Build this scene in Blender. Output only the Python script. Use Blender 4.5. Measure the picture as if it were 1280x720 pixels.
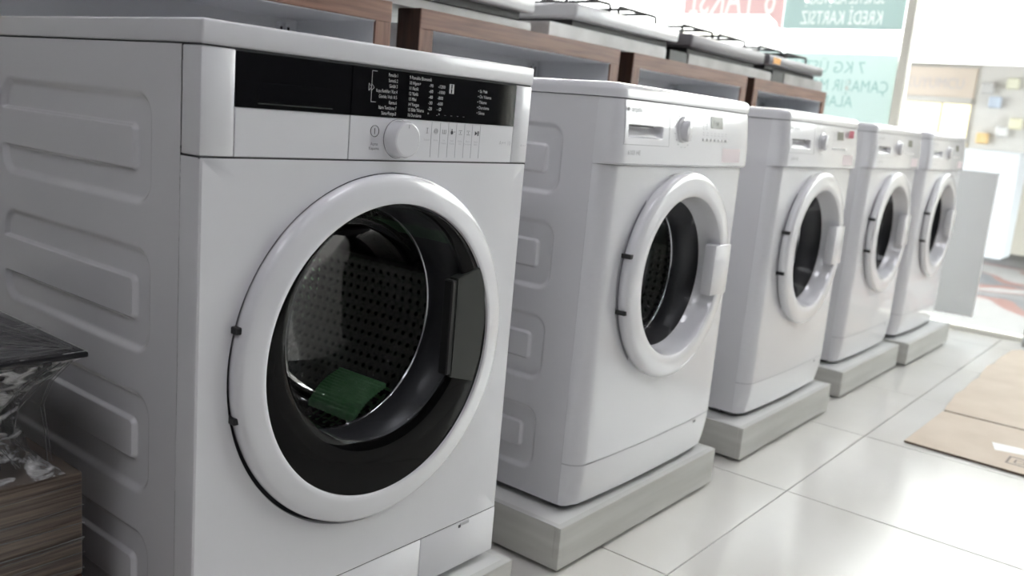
import bpy, bmesh, math, random
from mathutils import Vector, Matrix, Euler, noise
random.seed(7)
PI = math.pi
for o in list(bpy.data.objects): bpy.data.objects.remove(o)
S = bpy.context.scene
COL = S.collection

# ------------------------------------------------------------------ camera
cam_d = bpy.data.cameras.new('camera'); cam = bpy.data.objects.new('camera', cam_d); COL.objects.link(cam)
cam.location = (-0.5773, -0.9079, 0.8775)
cam.rotation_euler = Euler((math.radians(79.0083), math.radians(-4.9424), math.radians(-51.2427)), 'XYZ')
cam_d.sensor_width = 36; cam_d.lens = 1120.58 / 1280 * 36
cam_d.clip_start = 0.02; cam_d.clip_end = 200
cam_d.dof.use_dof = True; cam_d.dof.focus_distance = 1.3; cam_d.dof.aperture_fstop = 5.0
S.camera = cam

# ------------------------------------------------------------------ world, sun, exposure
w = bpy.data.worlds.new('world'); S.world = w; w.use_nodes = True
wn = w.node_tree; bg = wn.nodes['Background']
bg.inputs['Color'].default_value = (0.93, 0.97, 1.0, 1); bg.inputs['Strength'].default_value = 12.0
S.view_settings.view_transform = 'Standard'; S.view_settings.look = 'None'
S.view_settings.gamma = 1; S.view_settings.exposure = 0.36
S.view_settings.use_curve_mapping = False
LAMP = 20.0
PANEL = 6.8
# daylight portal filling the shopfront opening (guides sampling only)
pd = bpy.data.lights.new('shopfront_portal', 'AREA'); pd.shape = 'RECTANGLE'; pd.size = 6.6; pd.size_y = 2.85
pd.cycles.is_portal = True
po = bpy.data.objects.new('shopfront_portal', pd); COL.objects.link(po)
po.location = (4.42, 0.17, 1.45); po.rotation_euler = (PI/2, 0, PI/2)

# ------------------------------------------------------------------ materials
def mat(name, col, rough=0.5, metal=0.0, coat=0.0, emit=None, es=0, spec=0.5):
    m = bpy.data.materials.new(name); m.use_nodes = True
    b = m.node_tree.nodes['Principled BSDF']
    b.inputs['Base Color'].default_value = (*col, 1); b.inputs['Roughness'].default_value = rough
    b.inputs['Metallic'].default_value = metal; b.inputs['Coat Weight'].default_value = coat
    b.inputs['Coat Roughness'].default_value = 0.06
    b.inputs['Specular IOR Level'].default_value = spec
    if emit: b.inputs['Emission Color'].default_value = (*emit, 1); b.inputs['Emission Strength'].default_value = es
    return m
def nodes(m): return m.node_tree.nodes, m.node_tree.links, m.node_tree.nodes['Principled BSDF']
def tex_noise(m, scale, c1, c2, stretch=(1,1,1), detail=4, bump=0.0, lo=0.35, hi=0.65, rough=None, coords='Object'):
    N, L, b = nodes(m)
    tc = N.new('ShaderNodeTexCoord'); mp = N.new('ShaderNodeMapping'); mp.inputs['Scale'].default_value = stretch
    n = N.new('ShaderNodeTexNoise'); n.inputs['Scale'].default_value = scale; n.inputs['Detail'].default_value = detail
    r = N.new('ShaderNodeValToRGB'); r.color_ramp.elements[0].position = lo; r.color_ramp.elements[1].position = hi
    r.color_ramp.elements[0].color = (*c1, 1); r.color_ramp.elements[1].color = (*c2, 1)
    L.new(tc.outputs[coords], mp.inputs[0]); L.new(mp.outputs[0], n.inputs['Vector']); L.new(n.outputs['Fac'], r.inputs[0])
    L.new(r.outputs[0], b.inputs['Base Color'])
    if bump:
        bp = N.new('ShaderNodeBump'); bp.inputs['Strength'].default_value = bump; bp.inputs['Distance'].default_value = 0.002
        L.new(n.outputs['Fac'], bp.inputs['Height']); L.new(bp.outputs[0], b.inputs['Normal'])
    return m
def glass_mat(name, tint=(1,1,1), refl=1.0, rough=0.02, ior=1.45, veil=0.0, bump=None):
    m = bpy.data.materials.new(name); m.use_nodes = True
    N, L = m.node_tree.nodes, m.node_tree.links
    N.remove(N['Principled BSDF']); out = N['Material Output']
    t = N.new('ShaderNodeBsdfTransparent'); t.inputs[0].default_value = (*tint, 1)
    g = N.new('ShaderNodeBsdfGlossy'); g.inputs['Roughness'].default_value = rough
    f = N.new('ShaderNodeFresnel'); f.inputs['IOR'].default_value = ior
    mu = N.new('ShaderNodeMath'); mu.operation = 'MULTIPLY_ADD'; mu.inputs[1].default_value = refl; mu.inputs[2].default_value = veil; mu.use_clamp = True
    mx = N.new('ShaderNodeMixShader')
    L.new(f.outputs[0], mu.inputs[0]); L.new(mu.outputs[0], mx.inputs[0]); L.new(t.outputs[0], mx.inputs[1]); L.new(g.outputs[0], mx.inputs[2])
    L.new(mx.outputs[0], out.inputs[0])
    if bump:
        tc = N.new('ShaderNodeTexCoord'); mp = N.new('ShaderNodeMapping'); mp.inputs['Scale'].default_value = bump[1]
        n = N.new('ShaderNodeTexNoise'); n.inputs['Scale'].default_value = bump[0]; n.inputs['Detail'].default_value = 5; n.inputs['Distortion'].default_value = 1.0
        bp = N.new('ShaderNodeBump'); bp.inputs['Strength'].default_value = bump[2]; bp.inputs['Distance'].default_value = 0.01
        L.new(tc.outputs['Object'], mp.inputs[0]); L.new(mp.outputs[0], n.inputs['Vector']); L.new(n.outputs['Fac'], bp.inputs['Height'])
        L.new(bp.outputs[0], g.inputs['Normal']); L.new(bp.outputs[0], f.inputs['Normal'])
    return m

M = {}
M['enamel'] = mat('white_enamel', (0.77, 0.77, 0.80), 0.28, coat=0.6)
M['side'] = mat('white_painted_steel', (0.74, 0.735, 0.765), 0.26, coat=0.35)
M['plastic'] = mat('white_gloss_plastic', (0.79, 0.79, 0.82), 0.2, coat=0.8)
M['seam'] = mat('dark_seam', (0.03, 0.03, 0.035), 0.6)
M['black_gloss'] = mat('black_gloss_glass', (0.004, 0.004, 0.005), 0.05)
M['black_frame'] = mat('black_gloss_door', (0.003, 0.003, 0.003), 0.05, spec=0.12)
M['black_pl'] = mat('black_plastic', (0.015, 0.015, 0.016), 0.4)
M['handle_dark'] = mat('dark_grey_handle', (0.028, 0.031, 0.028), 0.35, spec=0.3)
M['rubber'] = mat('grey_rubber', (0.07, 0.07, 0.075), 0.3)
M['chrome'] = mat('chrome', (0.8, 0.8, 0.82), 0.12, 1)
M['foot'] = mat('black_rubber_foot', (0.012, 0.012, 0.012), 0.6)
M['print_w'] = mat('white_print', (0.62, 0.62, 0.62), 0.5)
M['print_g'] = mat('grey_print', (0.28, 0.28, 0.30), 0.5)
M['print_lg'] = mat('light_grey_print', (0.5, 0.5, 0.53), 0.5)
M['print_d'] = mat('dark_print', (0.05, 0.05, 0.06), 0.5)
M['lcd'] = mat('lcd', (0.22, 0.22, 0.19), 0.15)
M['lcd_digit'] = mat('lcd_digit', (0.02, 0.02, 0.02), 0.3)
M['red_led'] = mat('red_display', (0.2, 0.01, 0.02), 0.2)
# drum: steel with punched holes
def drum_mat():
    m = mat('punched_steel_drum', (0.62, 0.62, 0.60), 0.17, 1)
    N, L, b = nodes(m)
    uv = N.new('ShaderNodeUVMap'); v = N.new('ShaderNodeTexVoronoi'); v.inputs['Scale'].default_value = 1; v.inputs['Randomness'].default_value = 0
    L.new(uv.outputs[0], v.inputs['Vector'])
    r = N.new('ShaderNodeValToRGB'); r.color_ramp.elements[0].position = 0.17; r.color_ramp.elements[1].position = 0.23
    r.color_ramp.elements[0].color = (0.005,0.005,0.005,1); r.color_ramp.elements[1].color = (0.62,0.62,0.60,1)
    L.new(v.outputs['Distance'], r.inputs[0]); L.new(r.outputs[0], b.inputs['Base Color'])
    bp = N.new('ShaderNodeBump'); bp.inputs['Strength'].default_value = 0.9; bp.inputs['Distance'].default_value = 0.006
    L.new(v.outputs['Distance'], bp.inputs['Height']); L.new(bp.outputs[0], b.inputs['Normal'])
    return m
M['drum'] = drum_mat()
M['bowl'] = glass_mat('clear_door_bowl', (0.84, 0.85, 0.86), 0.22, 0.02, 1.45)
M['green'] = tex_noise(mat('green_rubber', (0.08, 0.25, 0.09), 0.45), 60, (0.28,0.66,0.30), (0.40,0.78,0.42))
M['walnut'] = tex_noise(mat('walnut_edge', (0.25,0.12,0.08), 0.4), 9, (0.155,0.068,0.043), (0.265,0.13,0.086), (0.6, 12, 12), 6, 0.05)
M['walnut_v'] = tex_noise(mat('walnut_edge_upright', (0.25,0.12,0.08), 0.4), 9, (0.155,0.068,0.043), (0.265,0.13,0.086), (12, 12, 0.6), 6, 0.05)
M['wenge'] = tex_noise(mat('dark_walnut_side', (0.06,0.03,0.02), 0.5), 9, (0.035,0.016,0.010), (0.07,0.033,0.02), (12,12,0.6), 6)
M['melamine'] = mat('white_melamine', (0.90, 0.91, 0.94), 0.45)
M['plinth_side'] = tex_noise(mat('pale_grey_woodgrain', (0.4,0.39,0.36), 0.5), 5, (0.52,0.515,0.485), (0.62,0.615,0.585), (0.5, 0.5, 6), 6, 0.02)
M['plinth_top'] = mat('plinth_white_top', (0.72, 0.72, 0.71), 0.35)
M['plinth_edge'] = mat('plinth_edge_band', (0.62, 0.62, 0.60), 0.45)
M['tile'] = tex_noise(mat('glazed_floor_tile', (0.7,0.69,0.66), 0.16, spec=0.35), 1.4, (0.67,0.655,0.62), (0.74,0.725,0.70), detail=6, lo=0.3, hi=0.7, coords='Generated')
M['grout'] = mat('grout', (0.20, 0.19, 0.18), 0.8)
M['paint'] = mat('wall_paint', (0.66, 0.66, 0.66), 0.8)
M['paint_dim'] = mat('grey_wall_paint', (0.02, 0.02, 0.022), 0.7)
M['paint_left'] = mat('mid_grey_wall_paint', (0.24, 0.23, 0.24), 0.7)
M['ceil'] = mat('ceiling_board', (0.7, 0.7, 0.7), 0.9)
M['lampm'] = mat('lamp_diffuser', (1,1,1), 0.5, emit=(0.97, 0.965, 1.03), es=LAMP)
M['panelm'] = mat('lamp_panel', (1,1,1), 0.5, emit=(0.97, 0.965, 1.03), es=PANEL)
M['lamp_ring'] = mat('lamp_ring', (0.7,0.7,0.7), 0.4)
M['alu'] = mat('white_aluminium', (0.93, 0.90, 0.80), 0.4)
M['pane'] = glass_mat('shopfront_glass', (0.97, 0.985, 0.98), 0.8, 0.01, 1.45)
def film_mat(name, col, a):
    m = mat(name, col, 0.6); N, L, b = nodes(m)
    b.inputs['Alpha'].default_value = a; return m
M['pink_v'] = mat('pink_vinyl', (0.86, 0.44, 0.46), 0.5)
M['teal_v'] = mat('teal_vinyl', (0.25, 0.50, 0.49), 0.5)
M['mint_v'] = mat('mint_vinyl', (0.60, 0.86, 0.83), 0.5)
def vinyl(name, col, through):
    m = bpy.data.materials.new(name); m.use_nodes = True; N, L = m.node_tree.nodes, m.node_tree.links
    b = N['Principled BSDF']; N.remove(b)
    d = N.new('ShaderNodeBsdfDiffuse'); d.inputs[0].default_value = (*col, 1)
    t = N.new('ShaderNodeBsdfTranslucent'); t.inputs[0].default_value = (*col, 1)
    mx = N.new('ShaderNodeMixShader'); mx.inputs[0].default_value = through
    L.new(d.outputs[0], mx.inputs[1]); L.new(t.outputs[0], mx.inputs[2]); L.new(mx.outputs[0], N['Material Output'].inputs[0]); return m
M['pink_v'] = vinyl('pink_vinyl', (0.56, 0.38, 0.38), 0.6)
M['teal_v'] = vinyl('teal_vinyl', (0.34, 0.44, 0.43), 0.6)
M['mint_v'] = vinyl('mint_vinyl', (0.55, 0.67, 0.65), 0.6)
M['letter_w'] = vinyl('pale_letters', (0.66, 0.69, 0.67), 0.6)
M['letter_g'] = vinyl('grey_green_letters', (0.30, 0.47, 0.46), 0.6)
M['card'] = tex_noise(mat('flat_cardboard', (0.5,0.4,0.3), 0.8), 6, (0.64,0.54,0.44), (0.70,0.60,0.50), (1,1,1), 6, 0.1)
M['card_edge'] = mat('cardboard_cut_edge', (0.16, 0.11, 0.07), 0.9)
M['stain'] = mat('grey_stamp', (0.30, 0.25, 0.22), 0.8)
M['tape'] = mat('white_label', (0.85, 0.85, 0.85), 0.5)
M['hob_white'] = mat('white_enamel_hob', (0.72, 0.72, 0.73), 0.15, coat=0.5)
M['hob_black'] = mat('black_glass_hob', (0.02, 0.02, 0.022), 0.1)
M['hob_grey'] = mat('brushed_grey_hob', (0.16, 0.15, 0.16), 0.35, 0.5)
M['iron'] = mat('cast_iron', (0.02, 0.018, 0.018), 0.5)
M['stand_w'] = tex_noise(mat('marbled_white_stand', (0.5,0.5,0.49), 0.2), 8, (0.45,0.43,0.42), (0.60,0.59,0.58), detail=4)
M['stand_b'] = mat('black_stand', (0.02,0.022,0.02), 0.4)
M['orange'] = mat('orange_sticker', (0.85,0.38,0.05), 0.5)
# street
M['paving'] = tex_noise(mat('patterned_paving', (0.4,0.4,0.4), 0.6), 1.3, (0.30,0.29,0.28), (0.62,0.60,0.58), detail=2)
def paving():
    m = M['paving']; N, L, b = nodes(m)
    tc = N.new('ShaderNodeTexCoord'); wv = N.new('ShaderNodeTexNoise'); wv.inputs['Scale'].default_value = 1.1; wv.inputs['Detail'].default_value = 0.5; wv.inputs['Distortion'].default_value = 1.2
    L.new(tc.outputs['Object'], wv.inputs['Vector'])
    r = N.new('ShaderNodeValToRGB'); r.color_ramp.interpolation = 'CONSTANT'
    e = r.color_ramp.elements; e[0].position = 0; e[0].color = (0.075,0.072,0.07,1); e[1].position = 0.42; e[1].color = (0.05,0.05,0.052,1)
    x = e.new(0.5); x.color = (0.09,0.042,0.034,1); x = e.new(0.58); x.color = (0.12,0.115,0.11,1)
    L.new(wv.outputs['Fac'], r.inputs[0]); L.new(r.outputs[0], b.inputs['Base Color'])
paving()
M['facade'] = mat('cream_facade', (0.62,0.58,0.50), 0.8)
M['tan'] = mat('tan_sign', (0.74,0.64,0.55), 0.6)
M['tan2'] = mat('sign_letters', (0.62,0.58,0.58), 0.6)
M['shopdark'] = mat('grey_shop_interior', (0.60,0.58,0.55), 0.8)
M['canopy'] = mat('white_canopy', (0.9,0.88,0.84), 0.8)
M['shoplight'] = mat('lit_showcase', (1,0.9,0.7), 0.5, emit=(1.0,0.86,0.5), es=1.15)
M['board'] = mat('white_board', (0.75,0.76,0.76), 0.5)
M['coat_dark'] = mat('dark_coat', (0.10,0.10,0.12), 0.8)
M['skin'] = mat('skin', (0.5,0.32,0.24), 0.6)
M['jean'] = mat('blue_trousers', (0.12,0.15,0.22), 0.8)
M['paleblue'] = mat('pale_blue_display', (0.6,0.62,0.64), 0.6)

# ------------------------------------------------------------------ mesh helpers
def link(name, me, parent=None, loc=None):
    o = bpy.data.objects.new(name, me); COL.objects.link(o)
    if parent: o.parent = parent
    if loc: o.location = loc
    return o
def thing(name, label, cat, loc=(0,0,0), rz=0, group=None):
    o = bpy.data.objects.new(name, None); COL.objects.link(o); o.empty_display_size = 0.1
    o.location = loc; o.rotation_euler = (0,0,rz); o['label'] = label; o['category'] = cat
    if group: o['group'] = group
    return o
def tag(o, label, cat, group=None):
    o['label'] = label; o['category'] = cat
    if group: o['group'] = group
    return o
def part(name, bm, m, parent, off=(0,0,0), smooth=35, label=None, doubles=True):
    if doubles: bmesh.ops.remove_doubles(bm, verts=bm.verts, dist=1e-5)
    bmesh.ops.translate(bm, verts=bm.verts, vec=off)
    me = bpy.data.meshes.new(name)
    ms = m if isinstance(m, (list, tuple)) else [m]
    for x in ms: me.materials.append(x)
    bmesh.ops.recalc_face_normals(bm, faces=bm.faces)
    bm.to_mesh(me); bm.free()
    if smooth:
        me.polygons.foreach_set('use_smooth', [True]*len(me.polygons))
        me.set_sharp_from_angle(angle=math.radians(smooth))
    o = link(name, me, parent)
    if label: o['label'] = label
    return o
def struct(name, bm, m, parent=None, smooth=0):
    o = part(name, bm, m, parent, smooth=smooth)
    if not parent: o['kind'] = 'structure'
    return o
def box(x0, x1, y0, y1, z0, z1, bev=0.0, seg=2, bm=None, mi=0):
    own = bm is None
    t = bmesh.new()
    v = [t.verts.new((x, y, z)) for x in (x0, x1) for y in (y0, y1) for z in (z0, z1)]
    for q in ((0,1,3,2),(4,6,7,5),(0,4,5,1),(2,3,7,6),(0,2,6,4),(1,5,7,3)): t.faces.new([v[i] for i in q])
    if bev: bmesh.ops.bevel(t, geom=list(t.edges), offset=bev, segments=seg, profile=0.5, affect='EDGES')
    for f in t.faces: f.material_index = mi
    if own: return t
    me = bpy.data.meshes.new('tmp'); t.to_mesh(me); t.free(); bm.from_mesh(me); bpy.data.meshes.remove(me)
    return bm
def lathe(profile, cx, cz, n=72, cap0=False, cap1=False, bm=None, uv=None, cy=0):
    """profile [(r, y)] turned about the y axis through (cx, cz)"""
    bm = bm or bmesh.new(); rings = []
    for r, y in profile:
        if r < 1e-6: rings.append([bm.verts.new((cx, y+cy, cz))]*n)
        else: rings.append([bm.verts.new((cx + r*math.cos(2*PI*i/n), y+cy, cz + r*math.sin(2*PI*i/n))) for i in range(n)])
    lay = bm.loops.layers.uv.verify() if uv else None
    for k in range(len(rings)-1):
        for i in range(n):
            j = (i+1) % n
            vs = [rings[k][i], rings[k][j], rings[k+1][j], rings[k+1][i]]
            u = []
            for q in vs:
                if q not in u: u.append(q)
            if len(u) < 3: continue
            f = bm.faces.new(u)
            if uv:
                su, sv = uv
                for l in f.loops:
                    ii = i if l.vert in (rings[k][i], rings[k+1][i]) else i+1
                    d = (l.vert.co - Vector((cx, 0, cz)))
                    rr = profile[k][0] if l.vert in rings[k] else profile[k+1][0]
                    yy = l.vert.co.y
                    l[lay].uv = (ii/n*su, (yy - rr)*sv)
    if cap0: bm.faces.new(rings[0])
    if cap1: bm.faces.new(rings[-1])
    return bm
def cyl_z(cx, cy, z0, z1, r, n=24, r2=None, bm=None):
    bm = bm or bmesh.new(); r2 = r if r2 is None else r2
    a = [bm.verts.new((cx+r*math.cos(2*PI*i/n), cy+r*math.sin(2*PI*i/n), z0)) for i in range(n)]
    b = [bm.verts.new((cx+r2*math.cos(2*PI*i/n), cy+r2*math.sin(2*PI*i/n), z1)) for i in range(n)]
    for i in range(n): bm.faces.new((a[i], a[(i+1)%n], b[(i+1)%n], b[i]))
    bm.faces.new(a); bm.faces.new(b); return bm
def tube(pts, r, n=8, bm=None):
    bm = bm or bmesh.new(); pts = [Vector(p) for p in pts]; rings = []
    for i, p in enumerate(pts):
        t = (pts[min(i+1, len(pts)-1)] - pts[max(i-1, 0)]).normalized()
        a = t.orthogonal().normalized() if i == 0 else (a - t*a.dot(t)).normalized()
        b = t.cross(a)
        rings.append([bm.verts.new(p + r*(math.cos(2*PI*k/n)*a + math.sin(2*PI*k/n)*b)) for k in range(n)])
    for i in range(len(rings)-1):
        for k in range(n): bm.faces.new((rings[i][k], rings[i][(k+1)%n], rings[i+1][(k+1)%n], rings[i+1][k]))
    bm.faces.new(rings[0]); bm.faces.new(rings[-1]); return bm
def grid(us, vs, f, bm=None, keep=None):
    bm = bm or bmesh.new()
    V = [[bm.verts.new(f(u, v)) for v in vs] for u in us]
    for i in range(len(us)-1):
        for j in range(len(vs)-1):
            if keep and not keep((us[i]+us[i+1])/2, (vs[j]+vs[j+1])/2): continue
            bm.faces.new((V[i][j], V[i+1][j], V[i+1][j+1], V[i][j+1]))
    return bm
def lin(a, b, n): return [a + (b-a)*i/n for i in range(n+1)]
def plate_hole(u0, u1, v0, v1, cu, cv, r, f, n=96, rings=8, bm=None):
    bm = bm or bmesh.new(); loops = []
    angs = set(2*PI*i/n for i in range(n))
    for (cx_, cy_) in ((u0,v0),(u1,v0),(u0,v1),(u1,v1)): angs.add(math.atan2(cy_-cv, cx_-cu) % (2*PI))
    angs = sorted(angs)
    for k in range(rings+1):
        t = k/rings; L = []
        for a in angs:
            c, s = math.cos(a), math.sin(a)
            tu = ((u1-cu) if c > 0 else (u0-cu))/c if abs(c) > 1e-9 else 1e9
            tv = ((v1-cv) if s > 0 else (v0-cv))/s if abs(s) > 1e-9 else 1e9
            R = min(tu, tv); q = r + (R-r)*t
            L.append(bm.verts.new(f(cu+q*c, cv+q*s)))
        loops.append(L)
    m = len(angs)
    for k in range(rings):
        for i in range(m): bm.faces.new((loops[k][i], loops[k][(i+1)%m], loops[k+1][(i+1)%m], loops[k+1][i]))
    return bm
def text(name, s, size, loc, rot, m, parent=None, align='LEFT', mirror=False, off=(0,0,0), bold=0.0, ext=0.0, sx=1.0):
    c = bpy.data.curves.new(name, 'FONT'); c.body = s; c.size = size; c.align_x = align; c.offset = bold; c.extrude = ext
    c.resolution_u = 2
    t = bpy.data.objects.new('tmp_text', c); COL.objects.link(t)
    dg = bpy.context.evaluated_depsgraph_get(); me = bpy.data.meshes.new_from_object(t.evaluated_get(dg)); bpy.data.objects.remove(t)
    mt = Matrix.Translation(Vector(loc) + Vector(off)) @ Euler(rot).to_matrix().to_4x4() @ Matrix.Diagonal((-sx if mirror else sx, 1, 1, 1))
    me.transform(mt); me.name = name; me.materials.clear(); me.materials.append(m)
    o = link(name, me, parent); return o
def copy_tree(o, parent=None):
    c = o.copy(); COL.objects.link(c); c.parent = parent
    for ch in list(o.children): copy_tree(ch, c)
    return c
def plane_mark(x0, x1, z0, z1, y=0, t=0.0003): return box(x0, x1, y-t, y+t, z0, z1)

# ------------------------------------------------------------------ room shell
XF = 4.38                                           # shopfront plane
XW, YN, YB, ZC = -3.6, -3.15, 3.5, 2.9
fl = struct('floor', box(XW, XF+0.02, YN, YB, -0.06, -0.004), M['grout'])
P = 0.6225; TX, TY = 0.9559, -0.1738
tile_me = None; base_t = None
for i in range(-7, 7):
    for j in range(-6, 7):
        x0, y0 = TX + i*P, TY + j*P
        xa, xb, ya, yb = max(x0, XW), min(x0+P, XF-0.04), max(y0, YN), min(y0+P, YB)
        if xb-xa < 0.02 or yb-ya < 0.02: continue
        full = abs(xb-xa-P) < 1e-6 and abs(yb-ya-P) < 1e-6
        g = 0.0016
        if full and tile_me is not None: o = link('tile', tile_me, fl, (x0, y0, 0))
        else:
            bm = box(g, xb-xa-g, g, yb-ya-g, -0.010, 0.0, 0.0008, 1)
            o = part('tile', bm, M['tile'], fl, smooth=0); o.location = (xa, ya, 0)
            if full: tile_me = o.data
struct('ceiling', box(XW, XF, YN, YB, ZC, ZC+0.1), M['ceil'])
struct('wall_back', box(XW, XF, YB, YB+0.1, 0, ZC), M['paint'])
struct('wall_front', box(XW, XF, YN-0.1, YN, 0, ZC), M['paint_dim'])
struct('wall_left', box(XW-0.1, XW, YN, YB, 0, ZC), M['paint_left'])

# shopfront window, mullions, panes
win = link('window_1', None); win['kind'] = 'structure'
bm = box(XF-0.03, XF+0.03, YN, YB, -0.03, 0.022); part('sill', bm, M['alu'], win, smooth=0)
bm = box(XF-0.04, XF+0.04, YN, YB, ZC-0.09, ZC); part('head_rail', bm, M['alu'], win, smooth=0)
MUL = [YN+0.03, -0.95, 0.515, 2.80, YB-0.03]
for y in MUL: part('mullion', box(XF-0.035, XF+0.035, y-0.022, y+0.022, 0.022, ZC-0.09, 0.003, 1), M['alu'], win, smooth=0)
for a, b in zip(MUL[:-1], MUL[1:]): part('pane', box(XF-0.004, XF+0.004, a+0.022, b-0.022, 0.022, ZC-0.09), M['pane'], win, smooth=0)

# ceiling lights
def downlight(x, y, lab):
    t = thing('ceiling_light', lab, 'light', (x, y, ZC), 0, 'round ceiling downlights')
    bm = bmesh.new(); n = 24
    ra, rb = 0.085, 0.11
    a = [bm.verts.new((ra*math.cos(2*PI*i/n), ra*math.sin(2*PI*i/n), -0.014)) for i in range(n)]
    b = [bm.verts.new((rb*math.cos(2*PI*i/n), rb*math.sin(2*PI*i/n), -0.006)) for i in range(n)]
    c = [bm.verts.new((rb*math.cos(2*PI*i/n), rb*math.sin(2*PI*i/n), -0.0)) for i in range(n)]
    for i in range(n):
        j = (i+1) % n; bm.faces.new((a[i],a[j],b[j],b[i])); bm.faces.new((b[i],b[j],c[j],c[i]))
    part('trim_ring', bm, M['lamp_ring'], t)
    bm = bmesh.new(); bm.faces.new([bm.verts.new((ra*math.cos(2*PI*i/n), ra*math.sin(2*PI*i/n), -0.012)) for i in range(n)])
    part('diffuser', bm, M['lampm'], t, smooth=0)
for y in (-2.75, -1.75):
    for x in (-2.4, -1.2, 0.0, 1.2, 2.4, 3.6): downlight(x, y, 'round white downlight set flush in the ceiling over the aisle')
for (x, y) in ((-1.4,-0.6),(0.6,-0.6),(2.6,-0.6),(0.6,2.2),(2.6,2.2)):
    t = thing('ceiling_panel_light', 'square white panel light in the ceiling above the appliance row', 'light', (x, y, ZC), 0, 'square ceiling panels')
    part('frame', box(-0.31, 0.31, -0.31, 0.31, -0.012, 0), M['lamp_ring'], t, smooth=0)
    part('diffuser', box(-0.29, 0.29, -0.29, 0.29, -0.016, -0.012), M['panelm'], t, smooth=0)

# ------------------------------------------------------------------ washing machines: shared parts
D = (-0.3, -0.28, -0.0985)        # machine coordinates (x 0..0.6, world z) -> local coordinates about the base
GROOVES = [0.798, 0.609, 0.420, 0.230]
def sd_rr(y, z, y0, y1, z0, z1, r):
    cy, cz = (y0+y1)/2, (z0+z1)/2; hy, hz = (y1-y0)/2-r, (z1-z0)/2-r
    dy, dz = abs(y-cy)-hy, abs(z-cz)-hz
    return math.hypot(max(dy,0), max(dz,0)) + min(max(dy,dz),0) - r
def sm(t): t = max(0.0, min(1.0, t)); return t*t*(3-2*t)
def side_h(y, z):
    h = 0
    for c in GROOVES:
        if abs(z-c) > 0.09: continue
        so = sd_rr(y, z, 0.100, 0.512, c-0.070, c+0.070, 0.034)
        si = sd_rr(y, z, 0.142, 0.600, c-0.0255, c+0.0255, 0.007)
        a = sm(-so/0.011); b = sm((si+0.001)/0.005)
        h = max(h, a*b)
    return 0.0062*h
def lerp_list(segs):
    out = []
    for a, b, n in segs: out += [a + (b-a)*i/n for i in range(n)]
    out.append(segs[-1][1]); return out
def side_panel(ys, side, y0, parent, zt=0.923):
    us = lerp_list([(y0, 0.095, 8), (0.095, 0.155, 34), (0.155, 0.47, 40), (0.47, 0.52, 22), (0.52, 0.56, 3)])
    vs = [0.112]
    for c in sorted(GROOVES):
        vs += lin(c-0.074, c-0.056, 9) + lin(c-0.053, c-0.032, 6) + lin(c-0.030, c-0.018, 12) + lin(c-0.012, c+0.012, 4) + lin(c+0.018, c+0.030, 12) + lin(c+0.032, c+0.053, 6) + lin(c+0.056, c+0.074, 9)
    vs.append(zt)
    vs = sorted(set(round(v, 5) for v in vs))
    if side < 0: bm = grid(us, vs, lambda y, z: (side_h(y, z), y, z))
    else: bm = grid(us, vs, lambda y, z: (0.6 - side_h(y, z), y, z))
    return part('side_panel', bm, M['side'], parent, D, 40)
def inner_works(t, cx, cz, ym, rm):
    """gasket, punched drum with lifters; mouth radius rm at depth ym"""
    g = lathe([(rm+0.045, ym-0.075), (rm+0.012, ym-0.045), (rm+0.004, ym-0.02), (rm, ym-0.004), (rm+0.004, ym+0.004), (rm+0.02, ym+0.01)], cx, cz, 72)
    gk = part('door_seal', g, M['rubber'], t, D, 50)
    g = lathe([(rm+0.0015, ym-0.0055), (rm-0.002, ym-0.003), (rm-0.002, ym-0.0005), (rm+0.0015, ym+0.001)], cx, cz, 96)
    part('seal_ring', g, M['chrome'], gk, smooth=60).location = Vector(D)
    R = 0.232
    g = lathe([(rm+0.012, ym+0.012), (R-0.01, ym+0.022), (R, ym+0.035), (R, 0.42), (R-0.02, 0.44), (R*0.5, 0.445), (0.06, 0.43), (0.0, 0.43)], cx, cz, 96, uv=(76, 52))
    dr = part('drum', g, M['drum'], t, D, 30)
    for k in range(3):
        a = 2*PI*k/3 + 0.35
        bm = bmesh.new(); prof = [(-0.045, 0), (-0.022, 0.03), (-0.010, 0.046), (0.010, 0.046), (0.022, 0.03), (0.045, 0)]
        rows = []
        for yy, sc in ((ym+0.04, 0.35), (ym+0.07, 1.0), (0.38, 1.0), (0.425, 0.6)):
            row = []
            for s, h in prof:
                rr = R - h*sc; an = a + s/R
                row.append(bm.verts.new((cx+rr*math.cos(an), yy, cz+rr*math.sin(an))))
            rows.append(row)
        for i in range(3):
            for j in range(5): bm.faces.new((rows[i][j], rows[i+1][j], rows[i+1][j+1], rows[i][j+1]))
        bm.faces.new(rows[0]); bm.faces.new(rows[-1])
        l = part('lifter', bm, M['chrome'] if False else M['drum'], dr, D, 50)
def feet(t, pts):
    for x, y in pts:
        part('foot', cyl_z(x, y, 0.0985, 0.118, 0.021, 20, 0.017), M['foot'], t, D)

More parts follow.
